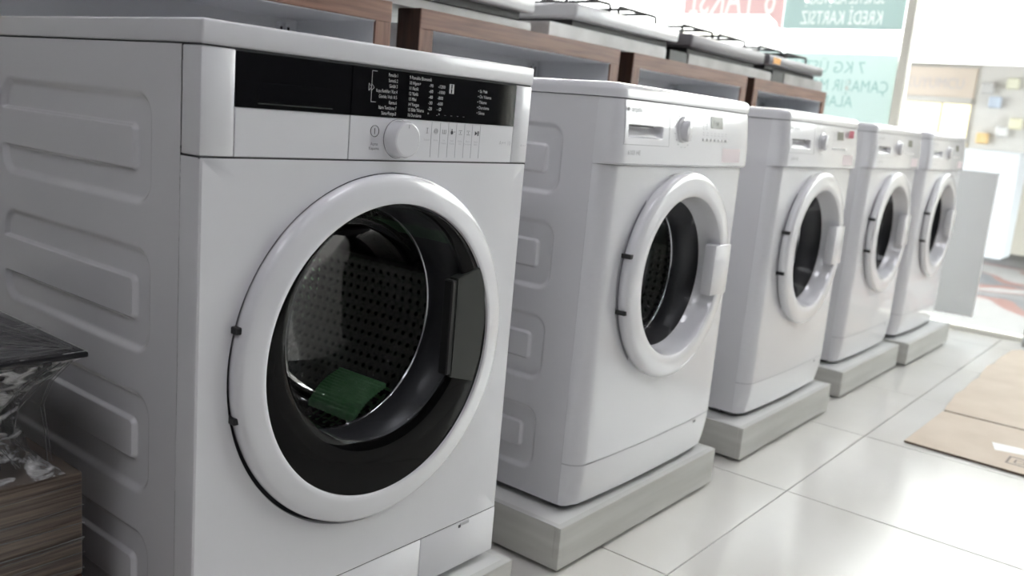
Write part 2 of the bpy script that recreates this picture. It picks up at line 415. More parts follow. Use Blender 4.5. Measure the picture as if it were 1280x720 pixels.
# ------------------------------------------------------------------ machine A (front left)
A = thing('washing_machine', 'nearest washing machine with black glass control strip and big black-ringed door', 'washing machine', (0.3, 0.28, 0.0985), 0, 'washing machines in the row')
def make_A(t):
    side_panel(None, -1, 0.0386, t); side_panel(None, 1, 0.0386, t)
    part('back_panel', box(0.001, 0.599, 0.555, 0.56, 0.112, 0.923), M['side'], t, D, 0)
    part('base_tray', box(0.01, 0.59, 0.03, 0.555, 0.112, 0.116), M['black_pl'], t, D, 0)
    # lid
    part('lid', box(-0.0005, 0.6005, -0.002, 0.562, 0.9245, 0.952, 0.0035, 3), M['enamel'], t, D, 50)
    part('lid_gap', box(0.002, 0.598, 0.002, 0.556, 0.921, 0.926), M['seam'], t, D, 0)
    # front wrap
    f = lambda u, v: (u, 0, v)
    bm = plate_hole(0.004, 0.596, 0.1965, 0.7985, 0.3, 0.527, 0.2565, f, 120, 4)
    for s in (0, 1):
        X = (lambda x: x) if s == 0 else (lambda x: 0.6-x)
        pl = [(X(0.0), 0.0380), (X(0.0), 0.004), (X(0.0012), 0.0012), (X(0.004), 0.0)]
        grid(range(4), [0.1965, 0.7985], lambda i, z: (pl[i][0], pl[i][1], z), bm)
    lathe([(0.2565, 0.0), (0.2555, 0.002), (0.2555, 0.012)], 0.3, 0.527, 120, bm=bm)
    front = part('front_panel', bm, M['enamel'], t, D, 30)
    part('door_recess', lathe([(0.256, 0.011), (0.214, 0.013)], 0.3, 0.527, 96), M['seam'], t, D, 30)
    # shadow gaps
    part('panel_gap', box(0.0006, 0.5994, 0.0010, 0.05, 0.7975, 0.8005), M['seam'], t, D, 0)
    part('kick_gap', box(0.0012, 0.5988, 0.0012, 0.05, 0.1945, 0.1975), M['seam'], t, D, 0)
    # kick plate in two, with filter flap
    bm = box(0.0, 0.4125, 0.0, 0.038, 0.1125, 0.1947, 0.002, 2)
    part('kick_plate', bm, M['enamel'], t, D, 40)
    kf = part('filter_flap', box(0.4135, 0.6, 0.0, 0.038, 0.1125, 0.1947, 0.002, 2), M['enamel'], t, D, 40)
    part('flap_latch', box(0.507, 0.530, -0.0012, 0.003, 0.1865, 0.1925, 0.0008, 1), M['print_lg'], kf, D, 0)
    part('latch_slot', box(0.5035, 0.5085, -0.0014, 0.002, 0.1845, 0.1895, 0.0005, 1), M['print_d'], kf, D, 0)
    # control fascia: white side pieces
    part('fascia_end', box(0.0, 0.0445, 0.0, 0.038, 0.8005, 0.9225, 0.002, 2), M['enamel'], t, D, 40)
    part('fascia_end', box(0.5605, 0.6, 0.0, 0.038, 0.8005, 0.9225, 0.002, 2), M['enamel'], t, D, 40)
    # detergent drawer
    dw = part('detergent_drawer', box(0.0455, 0.2185, 0.0005, 0.05, 0.8005, 0.858, 0.0008, 1), M['enamel'], t, D, 40)
    part('drawer_glass', box(0.0455, 0.2185, -0.0004, 0.03, 0.858, 0.9215, 0.0006, 1), M['black_gloss'], dw, D, 0)
    part('drawer_grip', box(0.075, 0.188, -0.0007, 0.002, 0.8655, 0.889, 0.0008, 1), M['black_gloss'], dw, D, 0)
    part('grip_edge', box(0.075, 0.188, -0.0016, 0.001, 0.8630, 0.8645, 0.0004, 1), M['handle_dark'], dw, D, 0)
    part('fascia_gap', box(0.2183, 0.2197, 0.0022, 0.03, 0.8005, 0.9225), M['seam'], t, D, 0)
    cp = part('control_panel', box(0.2195, 0.5600, 0.0003, 0.05, 0.8005, 0.858, 0.0006, 1), M['enamel'], t, D, 0)
    part('display_glass', box(0.2195, 0.5595, -0.0006, 0.03, 0.858, 0.9215, 0.0006, 1), M['black_gloss'], cp, D, 0)
    R = (PI/2, 0, 0)
    # ----- printing on the black glass (Turkish programme names)
    yy = -0.0009
    L = ['Pamuklu 1', 'Sentetik 2', 'Günlük 3', 'Koyu Renkliler / Kot 4', 'Gömlek / Hızlı 14 5', 'Karma 6', 'Narin Temizleme 7', 'Sıkma+Pompa 8']
    for i, s in enumerate(L): text('programme_text', s, 0.0066, (0.2995, yy, 0.9125-0.00729*i), R, M['print_w'], cp, 'RIGHT', off=D, sx=0.64)
    L = ['9 Pamuklu Ekonomik', '10 Hijyen+', '11 Nazik', '12 Yünlü', '13 Mini', '14 Yorgan', '15 Elde Yıkama', '16 Durulama']
    for i, s in enumerate(L): text('programme_text', s, 0.0066, (0.3215, yy, 0.9125-0.00729*i), R, M['print_w'], cp, 'LEFT', off=D, sx=0.78)
    for i, s in enumerate(['-90', '-60', '-40', '-30', '-20', '*']): text('option_text', s, 0.0065, (0.3610, yy, 0.9045-0.0080*i), R, M['print_w'], cp, 'LEFT', off=D)
    for i, s in enumerate(['-1200', '-1000', '-800', '-600', '- Ø', '- *']): text('option_text', s, 0.0065, (0.3795, yy, 0.9045-0.0080*i), R, M['print_w'], cp, 'LEFT', off=D)
    bm = bmesh.new()
    for q in ((0.463,0.470,0.9115,0.9122),(0.463,0.470,0.8985,0.8992),(0.463,0.4637,0.8985,0.9122),(0.4693,0.470,0.8985,0.9122),(0.463,0.470,0.905,0.9057)): box(q[0]-0.060, q[1]-0.057, yy-0.0002, yy, q[2], q[3], bm=bm)
    part('clock_symbol', bm, M['print_w'], cp, D, 0)
    for i in range(4): text('option_text', '--', 0.006, (0.396+0.0135*i, yy, 0.8655), R, M['print_g'], cp, 'LEFT', off=D)
    for i, s in enumerate(['• Su Yok', '• Ön Yıkama', '• Yıkama', '• Durulama', '• Sıkma']): text('stage_text', s, 0.0068, (0.4670, yy, 0.9045-0.0081*i), R, M['print_w'], cp, 'LEFT', off=D, sx=0.9)
    bm = bmesh.new()   # bracket with double arrow
    for q in ((0.2570,0.2577,0.9015,0.9180),(0.2570,0.2577,0.8770,0.8910),(0.2570,0.2660,0.9173,0.9180),(0.2570,0.2660,0.8770,0.8777)): box(q[0]-0.005, q[1]-0.005, yy-0.0002, yy, q[2], q[3], bm=bm)
    for x in (0.2475, 0.2520):
        for a, b in (((x,0.9010),(x,0.8915)), ((x,0.9010),(x+0.005,0.8962)), ((x,0.8915),(x+0.005,0.8962))):
            tube([(a[0], yy, a[1]), (b[0], yy, b[1])], 0.00035, 4, bm)
    part('bracket_symbol', bm, M['print_w'], cp, D, 0)
    # ----- white lower half: power mark, knob, touch marks
    bm = bmesh.new(); n = 24
    tube([(0.2630+0.0075*math.cos(2*PI*i/n), -0.0001, 0.8390+0.0075*math.sin(2*PI*i/n)) for i in range(n+1)], 0.0004, 4, bm)
    tube([(0.2630, -0.0001, 0.8350), (0.2630, -0.0001, 0.8430)], 0.0004, 4, bm)
    part('power_mark', bm, M['print_d'], cp, D, 0)
    text('power_text', 'Açma\nKapama', 0.0058, (0.2630, -0.0001, 0.8200), R, M['print_g'], cp, 'CENTER', off=D)
    kb = part('programme_knob', lathe([(0.0262, 0.0003), (0.0262, -0.0004), (0.0255, -0.0006), (0.0250, -0.016), (0.0236, -0.0200), (0.0215, -0.0212), (0.0, -0.0205)], 0.3065, 0.8300, 56), M['plastic'], t, D, 30)
    part('knob_shadow_ring', lathe([(0.0272, 0.0001), (0.0268, -0.0003), (0.0258, -0.0003)], 0.3065, 0.8300, 56), M['print_g'], kb, D, 0)
    part('knob_notch', box(0.3060, 0.3070, -0.0217, -0.0205, 0.846, 0.851), M['print_lg'], kb, D, 0)
    xs = [0.364, 0.382, 0.3995, 0.417, 0.435, 0.4525, 0.471]
    lab = ['Sıcaklık', 'Sıkma', 'Ön\nYıkama', 'Hızlı\nYıkama', 'Kolay\nÜtü', 'Ekstra\nDurulama', 'Başla\nBekle']
    for i, x in enumerate(xs):
        bm = bmesh.new(); s = 0.0035; z = 0.8435
        if i == 0: box(x-s*.6, x+s*.6, -.0003, 0, z+s, z+s+.0006, bm=bm); box(x-.0003, x+.0003, -.0003, 0, z-s, z+s, bm=bm); box(x-s*.6, x+s*.6, -.0003, 0, z-s, z-s+.0006, bm=bm)
        elif i == 1: 
            for rr in (0.0018, 0.0036): tube([(x+rr*math.cos(k*PI/8), 0, z+rr*math.sin(k*PI/8)) for k in range(17)], 0.0003, 4, bm)
        elif i == 2: 
            for dx in (-s, 0, s): box(x+dx-.0003, x+dx+.0003, -.0003, 0, z-s*.8, z+s*.8, bm=bm)
            box(x-s, x+s, -.0003, 0, z-s*.9, z-s*.7, bm=bm)
        elif i == 3: 
            lathe([(0.0, -0.0003), (0.0028, -0.0003)], x-.001, z-.0008, 14, bm=bm); box(x-.0016, x-.0004, -.0003, 0, z, z+s*1.3, bm=bm); box(x+.003, x+.006, -.0003, 0, z, z+.0008, bm=bm)
        elif i == 6:
            v = [bm.verts.new(q) for q in ((x-s, -.0002, z+s), (x-s, -.0002, z-s), (x+s*.6, -.0002, z))]; bm.faces.new(v)
            box(x+s*.7, x+s*1.0, -.0003, 0, z-s, z+s, bm=bm); box(x+s*1.3, x+s*1.6, -.0003, 0, z-s, z+s, bm=bm)
        else:
            box(x-s, x+s, -.0003, 0, z+s*.7, z+s*.9, bm=bm); box(x-s, x+s, -.0003, 0, z-s*.9, z-s*.7, bm=bm); box(x-.0003, x+.0003, -.0003, 0, z-s*.4, z+s*.4, bm=bm)
        part('touch_symbol', bm, M['print_d'] if i in (3, 6) else M['print_g'], cp, D, 0)
        text('touch_text', lab[i], 0.0040, (x, -0.0002, 0.8295), R, M['print_lg'], cp, 'CENTER', off=D)
        part('touch_divider', box(x+0.0087, x+0.0091, -0.0001, 0.0006, 0.806, 0.8565), M['print_lg'], cp, D, 0)
    text('model_text', 'A++ 10', 0.0095, (0.527, -0.0002, 0.828), R, M['print_lg'], cp, 'LEFT', off=D)
    text('maker_text', 'A+++', 0.006, (0.5815, -0.0003, 0.8265), R, M['print_lg'], t, 'LEFT', off=D)
    # ----- door
    cx, cz = 0.2990, 0.5300
    prof = [(0.244, 0.010), (0.2510, 0.004), (0.2525, -0.002), (0.2525, -0.0080), (0.2512, -0.0120), (0.2480, -0.0152), (0.2430, -0.0172), (0.2350, -0.0186), (0.2200, -0.0205), (0.2145, -0.0209), (0.2125, -0.0200), (0.2115, -0.016)]
    door = part('door', lathe(prof, cx, cz, 128), M['plastic'], t, D, 40)
    # black annulus, hole is set high
    wx, wz, wr = 0.2900, 0.5690, 0.1700
    bm = bmesh.new(); n = 128; K = 8; rows = []
    for k in range(K+1):
        s = k/K; row = []
        for i in range(n):
            a = 2*PI*i/n
            xo, zo = cx + 0.2120*math.cos(a), cz + 0.2120*math.sin(a)
            xi, zi = wx + wr*math.cos(a), wz + wr*math.sin(a)
            y = -0.0165 + 0.0015*s - 0.0016*math.sin(PI*s) + (0.004 if k == K else 0)
            row.append(bm.verts.new((xo+(xi-xo)*s, y, zo+(zi-zo)*s)))
        rows.append(row)
    for k in range(K):
        for i in range(n): bm.faces.new((rows[k][i], rows[k][(i+1)%n], rows[k+1][(i+1)%n], rows[k+1][i]))
    part('black_door_ring', bm, M['black_frame'], door, D, 40)
    part('glass_rim', lathe([(wr+0.002, -0.0120), (wr, -0.0145), (wr-0.0025, -0.0135), (wr-0.004, -0.008)], wx, wz, 128), M['chrome'] if False else M['bowl'], door, D, 60)
    part('glass_bowl', lathe([(wr, -0.011), (wr-0.003, 0.015), (wr-0.010, 0.05), (wr-0.018, 0.078), (wr-0.034, 0.098), (wr-0.06, 0.108), (0.06, 0.112), (0, 0.113)], wx, wz, 96), M['bowl'], door, D, 60)
    # handle pocket on the right of the ring
    bm = bmesh.new()
    quad = [(0.432, 0.625), (0.4865, 0.640), (0.5000, 0.600), (0.5060, 0.545), (0.4995, 0.490), (0.4870, 0.452), (0.432, 0.468)]
    a = [bm.verts.new((x, -0.0195, z)) for x, z in quad]; b = [bm.verts.new((x, -0.004, z)) for x, z in quad]
    bm.faces.new(a)
    for i in range(len(a)): bm.faces.new((a[i], a[(i+1)%len(a)], b[(i+1)%len(b)], b[i]))
    bmesh.ops.bevel(bm, geom=[e for e in bm.edges if all(v in a for v in e.verts)], offset=0.0015, segments=2, affect='EDGES')
    h = part('door_handle', bm, M['handle_dark'], door, D, 30)
    part('handle_pocket', box(0.4225, 0.4330, -0.0185, 0.0, 0.472, 0.622, 0.002, 1), M['foot'], door, D, 0)
    # hinge clips on the left edge
    for z in (0.592, 0.477):
        part('hinge_clip', box(0.0475, 0.0555, -0.0115, 0.008, z-0.0045, z+0.0045, 0.001, 1), M['black_pl'], door, D, 0)
        part('hinge_clip', box(0.0445, 0.0485, 0.0015, 0.010, z-0.0230, z+0.0230, 0.001, 1), M['black_pl'], door, D, 0)
    inner_works(t, 0.2985, 0.560, 0.075, 0.168)
    feet(t, [(0.05, 0.07), (0.55, 0.07), (0.05, 0.5), (0.55, 0.5)])
make_A(A)
# green ribbed pad inside the drum
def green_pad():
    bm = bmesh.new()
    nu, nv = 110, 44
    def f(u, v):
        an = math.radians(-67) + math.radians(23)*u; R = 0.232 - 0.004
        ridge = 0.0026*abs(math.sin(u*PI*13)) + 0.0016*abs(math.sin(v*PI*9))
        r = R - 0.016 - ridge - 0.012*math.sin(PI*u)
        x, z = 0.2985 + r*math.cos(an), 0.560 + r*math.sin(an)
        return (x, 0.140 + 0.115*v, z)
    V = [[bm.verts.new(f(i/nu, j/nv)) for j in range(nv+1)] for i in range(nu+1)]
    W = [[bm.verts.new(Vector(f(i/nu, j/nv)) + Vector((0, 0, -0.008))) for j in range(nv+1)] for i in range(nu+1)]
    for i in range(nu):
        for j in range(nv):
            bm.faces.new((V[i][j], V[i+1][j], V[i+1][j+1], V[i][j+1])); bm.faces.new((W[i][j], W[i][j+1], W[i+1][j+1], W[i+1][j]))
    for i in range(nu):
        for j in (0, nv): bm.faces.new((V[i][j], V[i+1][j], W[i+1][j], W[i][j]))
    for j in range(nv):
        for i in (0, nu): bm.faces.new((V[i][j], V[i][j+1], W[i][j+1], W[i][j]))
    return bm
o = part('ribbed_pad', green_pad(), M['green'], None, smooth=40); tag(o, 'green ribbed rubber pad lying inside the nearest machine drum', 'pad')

# ------------------------------------------------------------------ machine B (the four further ones)
def yB(u, off=0.0):
    t = abs(u-0.3)/0.3; y = -0.014 + 0.010*t*t
    d = min(u, 0.6-u); r = 0.035
    if d < r: y += r - math.sqrt(max(0, r*r-(r-d)**2))
    return y
def colsB(n=40, corner=10):
    r = 0.035; c = [r*(1-math.cos(PI/2*i/corner)) for i in range(corner)]
    mid = lin(r, 0.6-r, n)
    return c + mid + [0.6-q for q in reversed(c)]
def nrm(u):
    e = 1e-4; u1, u2 = max(0, u-e), min(0.6, u+e)
    d = Vector((u2-u1, yB(u2)-yB(u1))).normalized(); return Vector((d.y, -d.x))
def fB(off):
    def g(u, z):
        k = off(z) if callable(off) else off
        n = nrm(u); e = min(1, min(u, 0.6-u)/0.012)
        return (u + n.x*k*e, yB(u) + n.y*k*e, z)
    return g
def make_B():
    t = thing('washing_machine', 'tmp', 'washing machine', (0,0,0), 0, 'washing machines in the row')
    side_panel(None, -1, 0.0312, t); side_panel(None, 1, 0.0312, t)
    part('back_panel', box(0.001, 0.599, 0.535, 0.54, 0.112, 0.923), M['side'], t, D, 0)
    part('base_tray', box(0.02, 0.58, 0.04, 0.535, 0.112, 0.116), M['black_pl'], t, D, 0)
    cols = colsB()
    # front skin with round opening
    hx, hz, hr = 0.297, 0.567, 0.200
    f = fB(0.0)
    bm = plate_hole(0.05, 0.55, 0.2025, 0.7995, hx, hz, hr, f, 96, 9)
    cl = [c for c in cols if c <= 0.05] + [0.05]; cr = [0.6-c for c in cl][::-1]
    zz = lin(0.2025, 0.7995, 12)
    grid(cl, zz, f, bm); grid(cr, zz, f, bm)
    part('front_panel', bm, M['enamel'], t, D, 25)
    # dark seams behind
    bm = grid(cols, [0.195, 0.206], fB(-0.002)); part('kick_gap', bm, M['print_lg'], t, D, 30)
    bm = grid(cols, [0.793, 0.806], fB(-0.002)); part('panel_gap', bm, M['print_lg'], t, D, 30)
    bm = grid(cols, lin(0.1125, 0.2, 6), fB(lambda z: -0.012*((0.2-z)/0.0875)**1.5))
    kp = part('kick_plate', bm, M['enamel'], t, D, 25)
    bm = grid([0.485, 0.50], [0.190, 0.196], fB(0.0008)); part('flap_latch', bm, M['print_g'], kp, D, 0)
    # control fascia, proud of the front
    off = lambda z: 0.0 if z < 0.8012 else (0.008 if z < 0.804 else 0.011 + 0.0 - 0.009*((z-0.804)/0.118)**2)
    zs = [0.8005, 0.8015, 0.8025, 0.805] + lin(0.81, 0.9225, 12)
    x1 = 0.188; ca = [c for c in cols if c < 0.03] + [0.03]
    F = fB(off)
    bm = grid(ca, zs, F)
    cb = [0.03] + [c for c in cols if 0.03 < c < x1] + [x1]
    bm = grid(cb, [z for z in zs if z < 0.84] + [0.84], F, bm)
    cc = [x1] + [c for c in cols if c > x1]
    grid(cc, zs, F, bm)
    fa = part('control_fascia', bm, M['plastic'], t, D, 25)
    def G(u, z):
        p = Vector(F(u, z))
        a = sm((u-0.042)/0.002)*sm((0.164-u)/0.016); b = sm((z-0.853)/0.003)*sm((0.8775-z)/0.0025)
        return (p.x, p.y + 0.016*a*b*(0.35+0.65*sm((z-0.853)/0.02)), p.z)
    us = lerp_list([(0.0308, 0.0405, 4), (0.0405, 0.046, 8), (0.046, 0.145, 14), (0.145, 0.168, 12), (0.168, 0.1872, 4)])
    zs2 = lerp_list([(0.8408, 0.851, 3), (0.851, 0.858, 8), (0.858, 0.873, 8), (0.873, 0.880, 8), (0.880, 0.9222, 6)])
    dw = part('detergent_drawer', grid(us, zs2, G), M['plastic'], t, D, 30)
    bm = grid([0.0300, 0.0308], [0.84, 0.9225], fB(lambda z: off(z)-0.001)); grid([0.1872, 0.188], [0.84, 0.9225], fB(lambda z: off(z)-0.001), bm); grid(lin(0.03, 0.188, 8), [0.84, 0.8408], fB(lambda z: off(z)-0.0005), bm)
    part('drawer_gap', bm, M['print_g'], dw, D, 0)
    bm = grid(lin(0.046, 0.130, 6), [0.8742, 0.8778], lambda u, z: (u, F(u, z)[1]+0.0020, z)); part('drawer_slot', bm, M['print_d'], dw, D, 0)
    # knob
    ky = F(0.246, 0.875)[1]
    bm = lathe([(0.0285, 0.001), (0.0275, -0.001), (0.021, -0.003), (0.020, -0.003)], 0.246, 0.874, 40, bm=None, cy=ky)
    kr = part('knob_dial', bm, M['plastic'], t, D, 50)
    bm = bmesh.new()
    lathe([(0.020, -0.002), (0.0195, -0.012), (0.017, -0.0145), (0.0, -0.0150)], 0, 0, 40, bm=bm)
    for v in bm.verts:
        k = max(0.0, min(1.0, -v.co.y/0.012)); v.co.x *= (1-0.30*k); v.co.y *= 1.0
        v.co.z *= (1+0.12*k)
    bmesh.ops.translate(bm, verts=bm.verts, vec=(0.246, ky, 0.874)); part('programme_knob', bm, M['plastic'], t, D, 50)
    bm = bmesh.new()
    for k in range(16):
        a = 2*PI*k/16 + 0.2; u, z = 0.246+0.036*math.cos(a), 0.874+0.034*math.sin(a)
        q = F(u, z); box(u-0.0025, u+0.0025, q[1]-0.0006, q[1]+0.0002, z-0.0008, z+0.0008, bm=bm)
    part('dial_marks', bm, M['print_lg'], fa, D, 0)
    bm = grid(lin(0.365, 0.424, 4), [0.8840, 0.9085], fB(lambda z: off(z)+0.0010)); l = part('lcd_display', bm, M['lcd'], t, D, 0)
    R = (PI/2, 0, 0)
    yl = F(0.395, 0.895)[1]-0.0018
    text('lcd_digits', '2:19', 0.016, (0.374, yl, 0.8885), R, M['lcd_digit'], l, 'LEFT', off=D)
    bm = bmesh.new()
    for k in range(7):
        u = 0.335+0.0185*k; q = F(u, 0.8585); box(u-0.0055, u+0.0055, q[1]-0.0022, q[1]+0.001, 0.8560, 0.8615, 0.0008, 1, bm=bm)
    part('option_buttons', bm, M['tape'], t, D, 0)
    bm = bmesh.new()
    for k in range(7):
        for r_, zz_ in enumerate((0.8685, 0.8735)):
            u = 0.335+0.0185*k; q = F(u, zz_); box(u-0.004, u+0.003, q[1]-0.0004, q[1]+0.0004, zz_-0.0006, zz_+0.0006, bm=bm)
    for k in range(6):
        for u in (0.334, 0.349):
            z = 0.881+0.0052*k; q = F(u, z); box(u-0.004, u+0.002, q[1]-0.0004, q[1]+0.0004, z-0.0006, z+0.0006, bm=bm)
    part('printed_legends', bm, M['print_lg'], fa, D, 0)
    q = F(0.05, 0.90)[1]
    bm = lathe([(0, -0.0006), (0.0038, -0.0005)], 0.0390, 0.9055, 12, cy=F(0.0390, 0.9055)[1]-0.001); part('maker_dot', bm, M['print_g'], dw, D, 0)
    text('maker_text', 'arçelik', 0.0135, (0.0480, F(0.06, 0.905)[1]-0.0022, 0.9015), (PI/2, 0, -0.035), M['print_g'], dw, 'LEFT', off=D, sx=1.0)
    text('model_text', '6103 HE', 0.0125, (0.0385, F(0.06, 0.82)[1]-0.0020, 0.8215), (PI/2, 0, -0.035), M['print_g'], fa, 'LEFT', off=D)
    bm = grid(lin(0.43, 0.53, 6), [0.812, 0.843], fB(lambda z: off(z)+0.0006)); part('price_sticker', bm, mat('pinkish_sticker', (0.80, 0.70, 0.73), 0.35), t, D, 0)
    # lid
    bm = bmesh.new(); prof = [(0.9245, 0.0), (0.925, 0.003), (0.938, 0.003), (0.945, 0.0005), (0.9495, -0.005), (0.952, -0.014), (0.952, -0.03)]
    rows = []
    for z, k in prof:
        row = []
        for u in cols:
            n = nrm(u); row.append(bm.verts.new((u+n.x*k, yB(u)+n.y*k + 0.0, z)))
        ins = min(0.0, k)
        row = [bm.verts.new((-ins if ins else 0.0, 0.542, z))] + row + [bm.verts.new((0.6+ins, 0.542, z))]
        rows.append(row)
    for i in range(len(rows)-1):
        for j in range(len(rows[0])-1): bm.faces.new((rows[i][j], rows[i][j+1], rows[i+1][j+1], rows[i+1][j]))
    bm.faces.new(rows[-1]); bm.faces.new(rows[0][::-1])
    part('lid', bm, M['plastic'], t, D, 35)
    bm = grid(cols, [0.9215, 0.9255], fB(-0.0015)); part('lid_gap', bm, M['print_g'], t, D, 30)
    # door
    cx, cz, Y = 0.297, 0.5675, -0.0135
    prof = [(0.216, 0.008), (0.2220, 0.0), (0.2230, -0.008), (0.2222, -0.0130), (0.2195, -0.0172), (0.2145, -0.0196), (0.2070, -0.0208), (0.190, -0.0225), (0.1775, -0.0228), (0.1725, -0.0205), (0.1695, -0.012), (0.1675, 0.004), (0.1640, 0.020), (0.160, 0.028)]
    door = part('door', lathe(prof, cx, cz, 112, cy=Y), M['plastic'], t, D, 45)
    part('door_shadow_gap', lathe([(0.2262, 0.0022), (0.205, 0.0024)], cx, cz, 96, cy=Y), M['print_g'], door, D, 30)
    part('door_handle', box(0.430, 0.5100, Y-0.0250, Y+0.002, 0.512, 0.628, 0.003, 2), M['plastic'], door, D, 40)
    part('glass_bowl', lathe([(0.162, 0.024), (0.154, 0.045), (0.142, 0.085), (0.128, 0.110), (0.10, 0.124), (0.05, 0.130), (0, 0.131)], cx, cz, 72, cy=Y), M['bowl'], door, D, 60)
    for z in (0.625, 0.512):
        part('hinge_clip', box(cx-0.2205, cx-0.2100, Y-0.0165, Y+0.006, z-0.0045, z+0.0045, 0.0008, 1), M['black_pl'], door, D, 0)
    inner_works(t, cx, 0.560, 0.085, 0.158)
    feet(t, [(0.045, 0.065), (0.555, 0.065), (0.05, 0.49), (0.55, 0.49)])
    return t
B = make_B()
B_at = [(0.844, 0.0, 'second washing machine from the left, white, its grey display and pale sticker in view'),
        (1.718, 0.029, 'third washing machine in the row, white, with a small red sticker on its panel'),
        (2.585, 0.064, 'fourth washing machine in the row, white, blurred, behind the one with the red sticker'),
        (3.280, 0.056, 'farthest washing machine, white, last in the row beside the upright white board')]
machines = []
for i, (x, y, lab) in enumerate(B_at):
    m = B if i == 0 else copy_tree(B)
    m.location = (x+0.3, y+0.28, 0.0985); m['label'] = lab; machines.append(m)
# red sticker on the third machine
F0 = fB(0.0115)
bm = grid(lin(0.455, 0.505, 4), [0.893, 0.915], F0)
part('red_sticker', bm, mat('red_sticker', (0.45, 0.03, 0.09), 0.4), machines[1], D, 0, label='small dark red sticker')

# ------------------------------------------------------------------ plinths
def plinth(x0, x1, yf, depth, lab, top=0.0985):
    cx, cy = (x0+x1)/2, yf+depth/2; hw, hd = (x1-x0)/2, depth/2
    t = thing('display_plinth', lab, 'plinth', (cx, cy, 0), 0, 'low plinths under the washing machines')
    z0 = 0.010; k = 0.014
    part('front_board', box(-hw, hw, -hd, -hd+k, z0, top-0.001, 0.0008, 1), M['plinth_side'], t, smooth=0)
    part('back_board', box(-hw, hw, hd-k, hd, z0, top-0.001), M['plinth_side'], t, smooth=0)
    for s in (-1, 1): part('side_board', box(min(s*hw, s*(hw-k)), max(s*hw, s*(hw-k)), -hd+k, hd-k, z0, top-0.001), M['plinth_side'], t, smooth=0)
    bm = bmesh.new()
    for q in ((-hw, hw, -hd, -hd+k), (-hw, hw, hd-k, hd), (-hw, -hw+k, -hd+k, hd-k), (hw-k, hw, -hd+k, hd-k)): box(q[0], q[1], q[2], q[3], top-0.001, top+0.0002, bm=bm)
    part('edge_band', bm, M['plinth_edge'], t, smooth=0)
    part('top_board', box(-hw+k, hw-k, -hd+k, hd-k, top-0.016, top), M['plinth_top'], t, smooth=0)
    for sx in (-1, 1):
        for sy in (-1, 1): part('glide', cyl_z(sx*(hw-0.05), sy*(hd-0.05), 0, z0+0.004, 0.018, 14), M['foot'], t)
plinth(-0.06, 0.620, -0.0345, 0.60, 'nearest low grey plinth, under the machine with the black control strip')
plinth(0.7844, 1.4527, -0.0234, 0.60, 'second low grey woodgrain plinth from the left, widest in view')
plinth(1.6547, 2.3350, -0.0072, 0.60, 'third low grey plinth, under the machine with the red sticker')
plinth(2.5233, 3.2000, 0.0169, 0.60, 'fourth low grey plinth, stepped back from the last one')
plinth(3.2500, 3.9300, -0.0083, 0.60, 'last low pale plinth of the row, nearest the shop window')

# ------------------------------------------------------------------ cabinets behind with walnut frames
def cabinet(x0, x1, yf, zt, lab, depth=0.28):
    cx = (x0+x1)/2; hw = (x1-x0)/2
    t = thing('display_cabinet', lab, 'cabinet', (cx, yf+depth/2, 0), 0, 'walnut-framed display cabinets')
    y0 = -depth/2; fd = 0.075; fw = 0.046
    part('frame_top', box(-hw, hw, y0, y0+fd, zt-fw, zt, 0.001, 1), M['walnut'], t, smooth=0)
    part('frame_bottom', box(-hw, hw, y0, y0+fd, 0.06, 0.06+fw, 0.001, 1), M['walnut'], t, smooth=0)
    for s in (-1, 1):
        a, b = sorted((s*hw, s*(hw-fw)))
        part('frame_upright', box(a+(0.0004 if s<0 else 0), b-(0.0004 if s>0 else 0), y0+0.001, y0+fd, 0.06+fw, zt-fw), M['walnut_v'], t, smooth=0)
    e = hw-0.012
    part('side_veneer', box(-hw-0.0012, -hw-0.0002, y0+0.002, y0+fd, 0.06, zt-0.001), M['wenge'], t, smooth=0)
    for s in (-1, 1):
        a, b = sorted((s*(hw-fw-0.002), s*(hw-fw+0.016)))
        part('carcass_side', box(a, b, y0+fd*0.1, depth/2, 0.06+fw, zt-fw), M['melamine'], t, smooth=0)
    part('carcass_top', box(-hw+fw-0.016, hw-fw+0.016, y0+0.003, depth/2, zt-fw-0.002, zt-fw+0.016), M['melamine'], t, smooth=0)
    part('carcass_bottom', box(-hw+fw-0.016, hw-fw+0.016, y0+0.003, depth/2, 0.06+fw-0.016, 0.06+fw+0.002), M['melamine'], t, smooth=0)
    part('back_panel', box(-hw+fw, hw-fw, depth/2-0.006, depth/2, 0.1, zt-fw), M['melamine'], t, smooth=0)
    part('shelf', box(-hw+fw, hw-fw, y0+0.05, depth/2-0.01, 0.55, 0.57), M['melamine'], t, smooth=0)
    part('toe_board', box(-hw+0.01, hw-0.01, y0+0.05, depth/2, 0.0, 0.06), M['wenge'], t, smooth=0)
    # hanging brackets in the back corner
    for xx in (hw-fw-0.055, hw-fw-0.035):
        b = part('hanging_bracket', box(xx-0.006, xx+0.006, depth/2-0.018, depth/2-0.006, zt-fw-0.085, zt-fw-0.012, 0.001, 1), M['melamine'], t, smooth=0)
        part('bracket_slot', box(xx-0.003, xx+0.003, depth/2-0.0190, depth/2-0.0178, zt-fw-0.075, zt-fw-0.022), M['print_d'], b, smooth=0)
YF = 0.62; ZT = 1.099
cabinet(-0.02, 0.869, YF, ZT, 'walnut-framed open cabinet behind the nearest washing machine')
cabinet(0.960, 1.830, YF, ZT, 'walnut-framed open cabinet, second from left, white hobs above it')
cabinet(1.911, 2.758, YF, ZT, 'walnut-framed open cabinet behind the third washing machine, black hob above')
cabinet(2.826, 3.624, YF, ZT, 'last walnut-framed open cabinet, nearest the mint window poster')
